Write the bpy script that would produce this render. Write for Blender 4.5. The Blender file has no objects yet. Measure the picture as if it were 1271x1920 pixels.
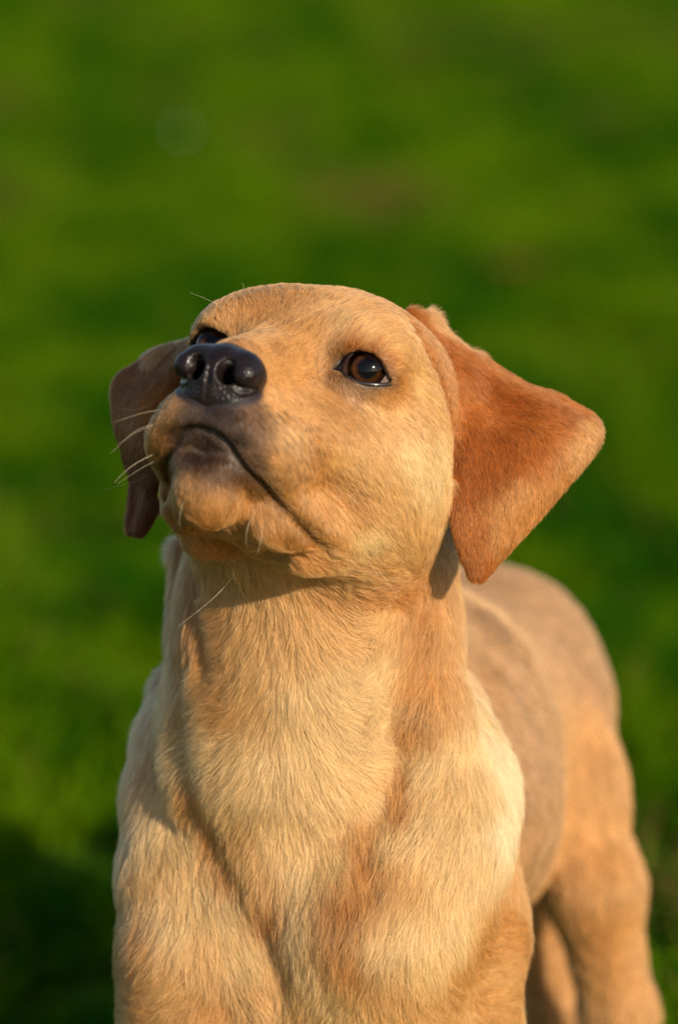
import bpy, math
import numpy as np
from mathutils import Vector, Matrix
from mathutils.bvhtree import BVHTree

rng = np.random.default_rng(7)
scene = bpy.context.scene
col = scene.collection

# ------------------------------------------------------------------ camera
PITCH = math.radians(11.0)          # looking slightly down at the puppy
FOCUS = 2.0                         # metres to the face
AIM_Z = 0.400
LENS = 168.0
FPX = LENS / 36.0 * 1920.0          # focal length in photo pixels
cR = np.array([1, 0, 0.0])
cF = np.array([0, math.cos(PITCH), -math.sin(PITCH)])
cU = np.array([0, math.sin(PITCH), math.cos(PITCH)])
cT = -cF
CAM = np.array([0, 0, AIM_Z * 1000]) - 2000 * cF      # millimetres

cam_data = bpy.data.cameras.new('camera')
cam = bpy.data.objects.new('camera', cam_data)
col.objects.link(cam)
cam.location = CAM / 1000
cam.rotation_euler = (math.pi / 2 - PITCH, 0, 0)
cam_data.sensor_fit = 'VERTICAL'
cam_data.sensor_height = 36.0
cam_data.lens = LENS
cam_data.clip_start = 0.05
cam_data.clip_end = 3000
cam_data.dof.use_dof = True
cam_data.dof.focus_distance = 2.005
cam_data.dof.aperture_fstop = 5.2
scene.camera = cam

# ------------------------------------------------------------------ light
SUN_AZ = math.radians(35)           # to the right of the photographer
SUN_EL = math.radians(22)
sun_dir = np.array([math.sin(SUN_AZ) * math.cos(SUN_EL),
                    -math.cos(SUN_AZ) * math.cos(SUN_EL), math.sin(SUN_EL)])
world = bpy.data.worlds.new('World')
scene.world = world
world.use_nodes = True
wn = world.node_tree
wn.nodes.clear()
sky = wn.nodes.new('ShaderNodeTexSky')
sky.sky_type = 'NISHITA'
sky.sun_disc = False
sky.sun_elevation = SUN_EL
sky.sun_rotation = math.atan2(sun_dir[0], sun_dir[1])
bg = wn.nodes.new('ShaderNodeBackground')
bg.inputs['Strength'].default_value = 0.12
wo = wn.nodes.new('ShaderNodeOutputWorld')
wn.links.new(sky.outputs[0], bg.inputs[0])
wn.links.new(bg.outputs[0], wo.inputs[0])
sd = bpy.data.lights.new('sun', 'SUN')
sd.energy = 4.8
sd.angle = math.radians(0.55)
sd.color = (1.0, 0.89, 0.73)
sun = bpy.data.objects.new('sun', sd)
sun.rotation_euler = Vector(sun_dir).to_track_quat('Z', 'Y').to_euler()
sun.location = (1, -2, 3)
col.objects.link(sun)

vs = scene.view_settings
vs.view_transform = 'Standard'
vs.look = 'None'
vs.exposure = 0.42
vs.gamma = 1.0
vs.use_curve_mapping = False
scene.render.engine = 'CYCLES'
cy = scene.cycles
cy.max_bounces = 9
cy.diffuse_bounces = 3
cy.glossy_bounces = 5
cy.transmission_bounces = 8
cy.transparent_max_bounces = 8
cy.use_denoising = True
cy.denoiser = 'OPENIMAGEDENOISE'
cy.denoising_input_passes = 'RGB_ALBEDO_NORMAL'
cy.denoising_prefilter = 'NONE'
cy.sample_clamp_indirect = 2.0
try:
    scene.cycles_curves.shape = 'RIBBONS'
    scene.cycles_curves.subdivisions = 2
except Exception:
    pass


# ------------------------------------------------------------------ helpers
def P(px, py, d):
    """photo pixel + distance in metres -> millimetres in the world"""
    d = d * 1000.0
    return CAM + d * cF + (px - 635.5) / FPX * d * cR - (py - 960.0) / FPX * d * cU

def nm(name):
    m = bpy.data.materials.new(name)
    m.use_nodes = True
    nt = m.node_tree
    nt.nodes.clear()
    out = nt.nodes.new('ShaderNodeOutputMaterial')
    return m, nt, out

def N(nt, typ, **kw):
    n = nt.nodes.new(typ)
    for k, v in kw.items():
        if k.startswith('i_'):
            n.inputs[k[2:].replace('_', ' ')].default_value = v
        else:
            setattr(n, k, v)
    return n

def mesh_from_np(name, verts, quads, mat=None, smooth=True):
    """verts in mm; quads (n,4) or (n,3) array"""
    me = bpy.data.meshes.new(name)
    verts = np.asarray(verts, np.float32) / 1000.0
    quads = np.asarray(quads, np.int32)
    k = quads.shape[1]
    me.vertices.add(len(verts))
    me.vertices.foreach_set('co', verts.ravel())
    me.loops.add(quads.size)
    me.loops.foreach_set('vertex_index', quads.ravel())
    me.polygons.add(len(quads))
    me.polygons.foreach_set('loop_start', np.arange(0, quads.size, k, dtype=np.int32))
    me.update(calc_edges=True)
    me.validate()
    if smooth:
        me.polygons.foreach_set('use_smooth', np.ones(len(me.polygons), bool))
    if mat:
        me.materials.append(mat)
    return me

def obj(name, me, parent=None, kind=None):
    o = bpy.data.objects.new(name, me)
    col.objects.link(o)
    if parent:
        o.parent = parent
        o.matrix_parent_inverse = parent.matrix_world.inverted()
    if kind:
        o['kind'] = kind
    return o

# ---- signed distance shapes (millimetres)
def smin(a, b, k):
    if k <= 0:
        return np.minimum(a, b)
    h = np.maximum(k - np.abs(a - b), 0) / k
    return np.minimum(a, b) - h * h * (k * 0.25)

def smax(a, b, k):
    return -smin(-a, -b, k)

def ell(X, c, r):
    x = X[0] - c[0]; y = X[1] - c[1]; z = X[2] - c[2]
    k0 = np.sqrt((x / r[0]) ** 2 + (y / r[1]) ** 2 + (z / r[2]) ** 2)
    k1 = np.sqrt((x / r[0] ** 2) ** 2 + (y / r[1] ** 2) ** 2 + (z / r[2] ** 2) ** 2)
    return k0 * (k0 - 1) / np.maximum(k1, 1e-6)

def cone(X, a, b, ra, rb):
    a = np.asarray(a, float); b = np.asarray(b, float)
    d = b - a
    L2 = float(d @ d)
    x = X[0] - a[0]; y = X[1] - a[1]; z = X[2] - a[2]
    t = np.clip((x * d[0] + y * d[1] + z * d[2]) / L2, 0, 1)
    return np.sqrt((x - t * d[0]) ** 2 + (y - t * d[1]) ** 2 + (z - t * d[2]) ** 2) - (ra + (rb - ra) * t)

def surface_nets(Fv, ax):
    """mesh the zero level of a field on a rectilinear grid"""
    X, Y, Z = ax
    S = Fv < 0
    c = S[:-1, :-1, :-1].astype(np.uint8)
    cnt = c.copy()
    for i in (0, 1):
        for j in (0, 1):
            for k in (0, 1):
                if i or j or k:
                    cnt += S[i:S.shape[0] - 1 + i, j:S.shape[1] - 1 + j, k:S.shape[2] - 1 + k]
    act = np.argwhere((cnt > 0) & (cnt < 8))
    I, J, K = act.T
    idx = np.full(cnt.shape, -1, np.int32)
    idx[I, J, K] = np.arange(len(act))
    pos = np.zeros((len(act), 3)); n = np.zeros(len(act))
    cor = {}
    for i in (0, 1):
        for j in (0, 1):
            for k in (0, 1):
                cor[i, j, k] = (Fv[I + i, J + j, K + k].astype(float), X[I + i], Y[J + j], Z[K + k])
    ks = list(cor)
    for a in ks:
        for b in ks:
            if a < b and sum(abs(p - q) for p, q in zip(a, b)) == 1:
                fa, xa, ya, za = cor[a]; fb, xb, yb, zb = cor[b]
                m = (fa < 0) != (fb < 0)
                t = np.where(m, fa / np.where(fa - fb == 0, 1, fa - fb), 0)
                pos[:, 0] += np.where(m, xa + (xb - xa) * t, 0)
                pos[:, 1] += np.where(m, ya + (yb - ya) * t, 0)
                pos[:, 2] += np.where(m, za + (zb - za) * t, 0)
                n += m
    pos /= n[:, None]
    quads = []
    for axis in range(3):
        sl0 = [slice(None)] * 3; sl1 = [slice(None)] * 3
        sl0[axis] = slice(0, -1); sl1[axis] = slice(1, None)
        A = S[tuple(sl0)]; B = S[tuple(sl1)]
        e = np.argwhere(A != B)
        o1, o2 = [(1, 2), (2, 0), (0, 1)][axis]
        ok = (e[:, o1] > 0) & (e[:, o2] > 0) & (e[:, o1] < Fv.shape[o1] - 1) & (e[:, o2] < Fv.shape[o2] - 1)
        e = e[ok]
        sgn = A[e[:, 0], e[:, 1], e[:, 2]]
        def g(d1, d2):
            q = e.copy(); q[:, o1] += d1; q[:, o2] += d2
            return idx[q[:, 0], q[:, 1], q[:, 2]]
        q = np.stack([g(-1, -1), g(0, -1), g(0, 0), g(-1, 0)], 1)
        q = np.where(sgn[:, None], q, q[:, ::-1])
        quads.append(q)
    quads = np.concatenate(quads)
    quads = quads[(quads >= 0).all(1)]
    return pos, quads

# ------------------------------------------------------------------ head frame
YAW, HPIT, ROLL = map(math.radians, (22, 16, 9))
hy = math.cos(HPIT) * (-math.sin(YAW) * cR + math.cos(YAW) * cT) + math.sin(HPIT) * cU
x0 = math.cos(YAW) * cR + math.sin(YAW) * cT
z0 = np.cross(hy, x0)
z0 = z0 if z0 @ cU > 0 else -z0
hx = math.cos(ROLL) * x0 - math.sin(ROLL) * z0
hz = math.cos(ROLL) * z0 + math.sin(ROLL) * x0
HM = np.array([hx, hy, hz])
HO = P(548, 668, 2.0)
def h2w(v):
    return HO + np.asarray(v, float) @ HM
def w2h(p):
    return (np.asarray(p, float) - HO) @ HM.T

# eye: centre in the head frame, opening traced round it
EYE = np.array([34.5, -3.0, -1.0]); EYE_R = 11.4
cam_h = w2h(CAM); cam_h_dir = cam_h - EYE; cam_h_dir /= np.linalg.norm(cam_h_dir)
ap_px = [(624, 694), (632, 684), (643, 671), (656, 661), (670, 656), (684, 656), (699, 660), (712, 670), (721, 686), (729, 703), (739, 717),
         (728, 720), (712, 721), (696, 720), (680, 718), (664, 713), (650, 706), (636, 699)]
def ray_sphere_h(px, py, c, r):
    d = w2h(P(px, py, 2.0)) - cam_h; d /= np.linalg.norm(d)
    m = cam_h - c; b = m @ d; q = b * b - (m @ m - r * r)
    t = -b - math.sqrt(max(q, 0))
    return cam_h + t * d
def catmull(pts, n, closed=False):
    pts = np.asarray(pts, float); m = len(pts); out = []
    for i in range(m if closed else m - 1):
        if closed:
            p0, p1, p2, p3 = pts[(i - 1) % m], pts[i], pts[(i + 1) % m], pts[(i + 2) % m]
        else:
            p0, p1, p2, p3 = pts[max(i - 1, 0)], pts[i], pts[i + 1], pts[min(i + 2, m - 1)]
        for k in range(n):
            t = k / n
            out.append(0.5 * ((2 * p1) + (p2 - p0) * t + (2 * p0 - 5 * p1 + 4 * p2 - p3) * t * t + (3 * p1 - p0 - 3 * p2 + p3) * t ** 3))
    if not closed:
        out.append(pts[-1])
    return np.array(out)
LID_R = EYE_R + 0.5
lid_loop = np.array([ray_sphere_h(x, y, EYE, LID_R) for x, y in ap_px])
# frame of the eye opening
en = lid_loop.mean(0) - EYE; en /= np.linalg.norm(en)
ea = lid_loop[10] - lid_loop[0]; ea -= (ea @ en) * en; ea /= np.linalg.norm(ea)
eb = np.cross(en, ea)
loop2 = np.stack([(lid_loop - EYE) @ ea, (lid_loop - EYE) @ eb], 1)

def poly_sd(u, v, poly):
    d = np.full(u.shape, 1e9); inside = np.zeros(u.shape, bool)
    m = len(poly)
    for i in range(m):
        ax_, ay = poly[i]; bx, by = poly[(i + 1) % m]
        ex, ey = bx - ax_, by - ay
        t = np.clip(((u - ax_) * ex + (v - ay) * ey) / (ex * ex + ey * ey), 0, 1)
        d = np.minimum(d, (u - ax_ - t * ex) ** 2 + (v - ay - t * ey) ** 2)
        c = ((ay > v) != (by > v)) & (u < (bx - ax_) * (v - ay) / (by - ay + 1e-12) + ax_)
        inside ^= c
    d = np.sqrt(d)
    return np.where(inside, -d, d)

mouth_guess = [(0, 64.5, -53.2), (6, 63.5, -53.6), (9.8, 61, -54.4), (14.2, 56, -58.1), (19.8, 48, -63.2), (23.4, 40, -67), (26.5, 24, -70.8), (30.1, 8, -73.6), (31.6, -6, -75)]

MY = np.array([-20, -6, 8, 24, 40, 48, 56, 61, 64, 80.0]); MZ = np.array([-77, -75, -73.6, -70.8, -66.7, -63.0, -58.1, -54.5, -53.6, -52.0])
def head_sdf(X):
    """X = (|x|, y, z) in the head frame"""
    up = ell(X, (0, -49, -1), (54, 58, 43.2))
    up = smin(up, ell(X, (23, -20, 11.5), (21, 20, 18)), 14)
    up = smin(up, ell(X, (27, -6, 9), (17, 15, 12)), 12)
    up = smin(up, cone(X, (0, -2, -8), (0, 57, -27), 22, 13.5), 16)
    up = smin(up, cone(X, (20, -4, -36), (12, 48, -47), 24, 14.5), 14)
    up = smin(up, ell(X, (18, 33, -55), (14.5, 27, 15)), 9)
    up = smin(up, ell(X, (0, 56, -46), (10, 9, 9)), 6)
    up = smin(up, ell(X, (9, 52, -45), (11, 13, 11)), 7)
    up = smin(up, ell(X, (34, -45, -38), (27, 42, 41)), 16)
    lo = cone(X, (20, 20, -73), (22, -12, -67.5), 13, 16.5)
    lo = smin(lo, cone(X, (22, -12, -67.5), (28, -50, -56), 16.5, 21), 12)
    lo = smin(lo, ell(X, (0, 4, -68), (20, 44, 17)), 8)
    lo = smin(lo, ell(X, (0, 43, -71), (15.5, 19, 16.5)), 5)
    lo = smin(lo, ell(X, (6, 50, -64), (9, 10, 8)), 5)
    h = smin(up, lo, 9.0)
    # lips: the lower lip tucks in under the upper one along the mouth line
    zm = np.interp(X[1], MY, MZ)
    t = X[2] - zm
    win = 1 / (1 + np.exp(-(X[1] + 5) / 2.0))
    amp = np.interp(X[1], (-8, 10, 45, 66), (2.2, 2.8, 3.6, 4.0))
    h = h + amp * win * (1 / (1 + np.exp(np.clip(t / 0.7, -40, 40)))) * np.exp(-np.maximum(-t, 0) / 11.0)
    h = h - np.interp(X[1], (5, 40, 66), (1.0, 1.0, 0.3)) * win * np.exp(-((t - 4.5) / 4.5) ** 2)
    # flesh between the eyes and under the eye
    h = smin(h, ell(X, (EYE[0], EYE[1], EYE[2]), (13.6, 13.6, 13.6)), 9)
    return h

def numgrad(fn, p, e=0.3):
    g = np.zeros(3)
    for i in range(3):
        d = np.zeros(3); d[i] = e
        g[i] = (fn((p + d).reshape(3, 1))[0] - fn((p - d).reshape(3, 1))[0]) / (2 * e)
    return g
def fold(p):
    return np.array([np.abs(p[0]), p[1], p[2]])
hs_full = lambda q: head_sdf((np.abs(q[0]), q[1], q[2]))
mouth_pts = []
for p in catmull(mouth_guess, 4):
    p = np.array(p)
    for _ in range(6):
        g = numgrad(hs_full, p); d = hs_full(p.reshape(3, 1))[0]
        g[0] = 0 if p[0] < 0.5 else g[0]
        p = p - d * g / max(g @ g, 0.2)
    mouth_pts.append(p)
mouth_pts = np.array(mouth_pts)

# ------------------------------------------------------------------ body field
def spaced(segs):
    out = [segs[0][0]]
    for a, b, s0, s1 in segs:
        x = a
        while x < b - 1e-6:
            t = (x - a) / (b - a)
            x += s0 + (s1 - s0) * t
            out.append(min(x, b))
    return np.unique(np.round(np.array(out), 3))
FINE = 1.15
gx = spaced([(-116, 118, FINE, FINE), (118, 175, FINE, 3.5)])
gy = spaced([(-104, 70, FINE, FINE), (70, 520, FINE, 4.5)])
gz = spaced([(-4, 150, 3.2, 3.0), (150, 325, 2.6, 1.6), (325, 520, FINE, FINE)])
Fd = np.full((len(gx), len(gy), len(gz)), 1e3, np.float32)

def block(lo, hi):
    s = []
    for g, a, b in zip((gx, gy, gz), lo, hi):
        i0 = max(int(np.searchsorted(g, a)) - 1, 0); i1 = min(int(np.searchsorted(g, b)) + 1, len(g))
        s.append(slice(i0, i1))
    return tuple(s)
def coords(s):
    return (gx[s[0]].astype(np.float32)[:, None, None], gy[s[1]].astype(np.float32)[None, :, None], gz[s[2]].astype(np.float32)[None, None, :])

def add_cone(a, b, ra, rb, k=15):
    a = np.asarray(a, float); b = np.asarray(b, float)
    m = max(ra, rb) + k + 6
    s = block(np.minimum(a, b) - m, np.maximum(a, b) + m)
    Fd[s] = smin(Fd[s], cone(coords(s), a, b, ra, rb).astype(np.float32), k)
def add_ell(c, r, k=15, rot=None):
    c = np.asarray(c, float); m = max(r) + k + 6
    s = block(c - m, c + m)
    X = coords(s)
    if rot is not None:
        x = X[0] - c[0]; y = X[1] - c[1]; z = X[2] - c[2]
        X = tuple(rot[i][0] * x + rot[i][1] * y + rot[i][2] * z for i in range(3))
        Fd[s] = smin(Fd[s], ell(X, (0, 0, 0), r).astype(np.float32), k)
    else:
        Fd[s] = smin(Fd[s], ell(X, c, r).astype(np.float32), k)
def cut_cone(a, b, ra, rb, k=6):
    a = np.asarray(a, float); b = np.asarray(b, float)
    m = max(ra, rb) + k + 6
    s = block(np.minimum(a, b) - m, np.maximum(a, b) + m)
    Fd[s] = smax(Fd[s], -cone(coords(s), a, b, ra, rb).astype(np.float32), k)
def chain(pts, k=12):
    for (a, ra), (b, rb) in zip(pts[:-1], pts[1:]):
        add_cone(a, b, ra, rb, k)
def brush(c, r, amt):
    """push the skin out (amt>0) or in round a point"""
    c = np.asarray(c, float)
    s = block(c - 2.6 * r, c + 2.6 * r)
    X = coords(s)
    d2 = (X[0] - c[0]) ** 2 + (X[1] - c[1]) ** 2 + (X[2] - c[2]) ** 2
    Fd[s] -= (amt * np.exp(-d2 / (r * r))).astype(np.float32)

cf = cF * np.array([1, 1, 1])
# torso, from the brisket back to the rump
chain([(P(600, 1520, 2.17), 68), (P(765, 1440, 2.28), 66), (P(850, 1385, 2.36), 52), (P(912, 1300, 2.42), 51)], 22)
add_cone(P(912, 1270, 2.42), P(932, 1300, 2.47), 52.5, 46, 20)
add_cone(P(790, 1372, 2.30), P(900, 1288, 2.42), 55, 49, 24)
add_cone(P(790, 1545, 2.24), P(872, 1560, 2.33), 56, 45, 20)
# withers and neck
add_cone(P(650, 1330, 2.20), P(740, 1300, 2.30), 50, 55, 25)
chain([(h2w((0, -62, -38)), 46), (P(596, 1130, 2.088), 56), (P(594, 1250, 2.09), 57), (P(576, 1400, 2.10), 61), (P(560, 1520, 2.12), 64)], 18)
add_cone(P(650, 1480, 2.17), P(640, 1650, 2.18), 66, 62, 20)
chain([(P(780, 1010, 2.075), 16), (P(774, 1180, 2.062), 15), (P(784, 1330, 2.062), 20), (P(795, 1480, 2.07), 28)], 7)
# breast bone keel between the forelegs
chain([(P(545, 1500, 2.085), 50), (P(540, 1640, 2.082), 40), (P(525, 1800, 2.078), 32), (P(522, 1960, 2.082), 34)], 14)
add_cone(P(356, 1040, 2.13), P(348, 1190, 2.12), 8, 7.5, 4)
# dog's right shoulder and foreleg (left in the photo)
chain([(P(356, 1310, 2.15), 16), (P(350, 1400, 2.12), 17), (P(346, 1500, 2.11), 22), (P(358, 1640, 2.095), 27.5), (P(368, 1800, 2.085), 30.5), (P(374, 1950, 2.09), 29)], 14)
L1 = P(372, 1950, 2.09)
chain([(L1, 30), (np.array([L1[0] + 1, L1[1] - 3, 132]), 23.5), (np.array([L1[0] + 2, L1[1] - 5, 100]), 18.5), (np.array([L1[0] + 3, L1[1] - 8, 45]), 15), (np.array([L1[0] + 2, L1[1] - 14, 18]), 16)], 18)
# dog's left shoulder and foreleg
chain([(P(800, 1350, 2.13), 24), (P(814, 1455, 2.10), 26), (P(785, 1600, 2.072), 33), (P(715, 1740, 2.058), 36), (P(700, 1950, 2.07), 36)], 20)
add_cone(P(858, 1520, 2.105), P(845, 1740, 2.10), 19, 28, 22)
add_cone(P(845, 1740, 2.10), P(836, 1960, 2.11), 28, 29, 22)
L2 = P(735, 1960, 2.085)
chain([(L2, 36), (np.array([L2[0] + 1, L2[1] - 3, 128]), 25), (np.array([L2[0] + 2, L2[1] - 5, 95]), 18.5), (np.array([L2[0] + 3, L2[1] - 8, 45]), 15), (np.array([L2[0] + 2, L2[1] - 14, 18]), 16)], 18)
add_cone(P(836, 1960, 2.11), np.array([L2[0] + 4, L2[1] + 4, 100]), 27, 16, 22)
# hind legs
chain([(P(992, 1350, 2.40), 42), (P(1044, 1480, 2.375), 31), (P(1112, 1660, 2.36), 21.5), (P(1158, 1900, 2.38), 16)], 14)
H1 = P(1160, 1900, 2.38)
chain([(H1, 16), (np.array([H1[0] + 4, H1[1] + 20, 46]), 12.5), (np.array([H1[0] + 4, H1[1] + 8, 18]), 13)], 14)
chain([(P(930, 1420, 2.47), 40), (P(985, 1640, 2.46), 24), (P(1040, 1890, 2.47), 15)], 12)
H2 = P(1040, 1890, 2.47)
chain([(H2, 15), (np.array([H2[0], H2[1] + 22, 60]), 12.5), (np.array([H2[0], H2[1] + 6, 20]), 13)], 8)
# paws
for q in ((L1[0] + 2, L1[1] - 24), (L2[0] + 2, L2[1] - 24), (H1[0] + 4, H1[1] - 8), (H2[0], H2[1] - 8)):
    add_ell((q[0], q[1], 13), (19, 24, 14), 6)
    for t in (-13, -4.5, 4.5, 13):
        add_ell((q[0] + t, q[1] - 20 + abs(t) * 0.4, 11), (5.5, 10, 10), 3)
# tail
tb = P(930, 1170, 2.50)
chain([(tb, 17), (tb + np.array([14, 45, -45]), 13), (tb + np.array([20, 62, -110]), 8)], 10)

# head
hb_lo = HO - 150; hb_hi = HO + 150
cs = np.array([h2w((sx * 66, y, z)) for sx in (-1, 1) for y in (-118, 82) for z in (-104, 56)])
sH = block(cs.min(0) - 4, cs.max(0) + 4)
Xw = coords(sH)
lx = [Xw[i] - np.float32(HO[i]) for i in range(3)]
HX, HYc, HZ = [(HM[i, 0] * lx[0] + HM[i, 1] * lx[1] + HM[i, 2] * lx[2]).astype(np.float32) for i in range(3)]
XA = (np.abs(HX), HYc, HZ)
Hd = head_sdf(XA).astype(np.float32)
# mouth crease, philtrum
for a, b in zip(mouth_pts[:-1], mouth_pts[1:]):
    Hd = smax(Hd, -cone(XA, a, b, 1.3, 1.3).astype(np.float32), 2.0)
Hd = smax(Hd, -cone(XA, (7.4, 76, -27.5), (5.5, 52, -31), 4.6, 3.6).astype(np.float32), 1.0)
Hd = smax(Hd, -cone(XA, (0, 72, -38), (0, 66.5, -52.5), 1.0, 1.0).astype(np.float32), 2.0)
Fd[sH] = smin(Fd[sH], Hd, 16)
# eye openings
for sgn in (1, -1):
    E = EYE * np.array([sgn, 1, 1]); c = h2w(E)
    s = block(c - 20, c + 20)
    X = coords(s); q = [X[i] - np.float32(HO[i]) for i in range(3)]
    q = [HM[i, 0] * q[0] + HM[i, 1] * q[1] + HM[i, 2] * q[2] for i in range(3)]
    q[0] = q[0] * sgn
    dx = [q[i] - EYE[i] for i in range(3)]
    u = dx[0] * ea[0] + dx[1] * ea[1] + dx[2] * ea[2]
    v = dx[0] * eb[0] + dx[1] * eb[1] + dx[2] * eb[2]
    w = dx[0] * en[0] + dx[1] * en[1] + dx[2] * en[2]
    hole = np.maximum(poly_sd(u, v, loop2), 3.0 - w)
    Fd[s] = smax(Fd[s], -hole.astype(np.float32), 1.0)

# ears: bent sheets with thickness, given by rows from the front edge to the outer edge
def ear_sheet(front, outer, bulge, nu=60, nv=110):
    f = catmull([P(*p) for p in front], 20); o = catmull([P(*p) for p in outer], 20)
    tt = np.linspace(0, 1, nv)
    fi = np.stack([np.interp(tt, np.linspace(0, 1, len(f)), f[:, i]) for i in range(3)], 1)
    oi = np.stack([np.interp(tt, np.linspace(0, 1, len(o)), o[:, i]) for i in range(3)], 1)
    u = np.linspace(0, 1, nu)[:, None, None]
    S = fi[None] * (1 - u) + oi[None] * u
    S = S + bulge(u[..., 0], tt[None, :])[..., None] * cT
    return S.reshape(-1, 3)
def splat(pts, r, k):
    lo = pts.min(0) - r - k - 4; hi = pts.max(0) + r + k + 4
    s = block(lo, hi)
    X = coords(s)
    D = np.full(tuple(x.stop - x.start for x in s), 1e3, np.float32)
    ax = [g[q] for g, q in zip((gx, gy, gz), s)]
    R = r + k + 2.5
    for p in pts:
        i = [slice(int(np.searchsorted(a, c - R)), int(np.searchsorted(a, c + R))) for a, c in zip(ax, p)]
        d = np.sqrt(((ax[0][i[0]] - p[0]) ** 2)[:, None, None] + ((ax[1][i[1]] - p[1]) ** 2)[None, :, None] + ((ax[2][i[2]] - p[2]) ** 2)[None, None, :]) - r
        D[i[0], i[1], i[2]] = np.minimum(D[i[0], i[1], i[2]], d)
    Fd[s] = smin(Fd[s], D, k)
earL = ear_sheet(
    [(768, 590, 2.050), (796, 635, 2.046), (824, 700, 2.040), (842, 780, 2.034), (850, 870, 2.028), (856, 980, 2.024), (886, 1074, 2.026)],
    [(806, 604, 2.062), (868, 662, 2.064), (970, 724, 2.062), (1056, 756, 2.058), (1116, 812, 2.054), (1036, 925, 2.040), (902, 1076, 2.027)],
    lambda u, v: 9 * np.sin(np.pi * np.clip(u * 1.0, 0, 1)) ** 0.8 * np.sin(np.pi * np.clip(v * 0.9 + 0.05, 0, 1)) - 8 * np.exp(-((u - 1) / 0.12) ** 2) / (1 + np.exp((v - .6) / .04))
    - 6.5 * np.exp(-((u - .42) / .2) ** 2 - ((v - .42) / .2) ** 2) + 4 * np.exp(-((u - .8) / .14) ** 2 - ((v - .55) / .1) ** 2)
    + 3.5 * np.exp(-((u - .55) / .3) ** 2 - ((v - .78) / .13) ** 2) - 2.2 * np.exp(-((u - .9) / .03) ** 2 - ((v - .68) / .06) ** 2))
splat(earL, 2.6, 3.5)
add_cone(h2w((44, -68, 15)), P(880, 700, 2.078), 12, 7, 6)
add_cone(P(880, 700, 2.078), P(1040, 770, 2.074), 8, 4, 4)
earR = ear_sheet(
    [(360, 662, 2.060), (330, 720, 2.062), (315, 780, 2.062), (300, 840, 2.062), (300, 890, 2.063), (294, 940, 2.064), (268, 990, 2.066)],
    [(330, 658, 2.075), (280, 680, 2.078), (226, 716, 2.078), (224, 785, 2.074), (240, 850, 2.072), (254, 905, 2.070), (246, 988, 2.068)],
    lambda u, v: 8 * np.sin(np.pi * u) * np.sin(np.pi * v) + 3 * np.sin(5 * u + 1))
splat(earR, 2.6, 3.5)
add_cone(h2w((-46, -60, 14)), P(310, 690, 2.078), 15, 8, 6)

# finer modelling: creases, folds and muscles pressed into the skin where the photograph shows them
def fval(p):
    ii = []; ff = []
    for g, c in zip((gx, gy, gz), p):
        i = int(np.clip(np.searchsorted(g, c) - 1, 0, len(g) - 2)); ii.append(i); ff.append((c - g[i]) / (g[i + 1] - g[i]))
    o = 0.0
    for a in (0, 1):
        for b in (0, 1):
            for c in (0, 1):
                w = (ff[0] if a else 1 - ff[0]) * (ff[1] if b else 1 - ff[1]) * (ff[2] if c else 1 - ff[2])
                o += w * Fd[ii[0] + a, ii[1] + b, ii[2] + c]
    return o
def fhit(px, py):
    for d in np.arange(1.88, 2.6, 0.0012):
        p = P(px, py, d)
        if gx[0] < p[0] < gx[-1] and gy[0] < p[1] < gy[-1] and gz[0] < p[2] < gz[-1] and fval(p) < 0:
            return p
    return None
def press(path, r, amt, step=14):
    pts = catmull(np.array(path, float), 6)
    acc = [pts[0]]
    for q in pts[1:]:
        if np.linalg.norm(q - acc[-1]) >= step:
            acc.append(q)
    hs = [h for h in (fhit(*q) for q in acc) if h is not None]
    f = min(1.0, step / 4.4 / (r * 1.1))
    for h in hs:
        brush(h, r, amt * f)
def groove(path, r, k):
    hs = [h for h in (fhit(*q) for q in catmull(np.array(path, float), 3)) if h is not None]
    for a, b in zip(hs[:-1], hs[1:]):
        if np.linalg.norm(a - b) < 25:
            cut_cone(a, b, r, r, k)
press([(302, 912), (310, 965), (342, 1002), (400, 1016), (452, 1014)], 4.5, -4.5)
press([(425, 1032), (480, 1040), (540, 1046), (610, 1056)], 6, -6.0)
brush(h2w((-33, 3, 9.5)), 6.5, 2.2)
press([(455, 1068), (470, 1074)], 8, 3.0)
press([(322, 1022), (370, 1032)], 5, 2.0)
press([(520, 985), (545, 1020)], 5, -2.0)
press([(575, 960), (610, 1000)], 5, 1.2)
press([(338, 1255), (345, 1400), (390, 1560), (440, 1680), (500, 1790), (520, 1860)], 9, -3.2)
press([(745, 1240), (755, 1400), (742, 1500), (692, 1600), (682, 1650), (640, 1710)], 9, -1.6)
press([(790, 1080), (792, 1200), (770, 1280)], 6, -2.5)
press([(360, 1060), (372, 1160), (392, 1260)], 6, -2.5)
press([(520, 1850), (524, 1915)], 6, -2.0)
press([(690, 1620), (700, 1690)], 5, -2.0)
press([(612, 700), (628, 704)], 6, -1.6)
press([(640, 640), (690, 628), (730, 648)], 8, 0.5)
press([(680, 742), (735, 742)], 6, -1.2)
press([(540, 690), (585, 700)], 12, -2.0)
press([(500, 640), (515, 580)], 12, -1.6)
press([(700, 850), (730, 900)], 18, 1.8)
press([(600, 860), (640, 930), (650, 980)], 10, -1.8)
groove([(764, 600), (795, 648), (823, 700), (842, 755), (850, 805), (849, 880)], 3.8, 2.5)

# ------------------------------------------------------------------ skin mesh
bv, bq = surface_nets(Fd, (gx, gy, gz))
print('body verts', len(bv), 'grid', Fd.shape)
body_me = mesh_from_np('body', bv, bq)
bvh = BVHTree.FromPolygons([tuple(v) for v in bv], [tuple(q) for q in bq])
np_n = np.empty(len(bv) * 3, np.float32)
body_me.vertices.foreach_get('normal', np_n)
bn = np_n.reshape(-1, 3)

def hit(px, py):
    d = P(px, py, 2.0) - CAM; d /= np.linalg.norm(d)
    r = bvh.ray_cast(Vector(CAM), Vector(d))
    return None if r[0] is None else np.array(r[0])

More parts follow.
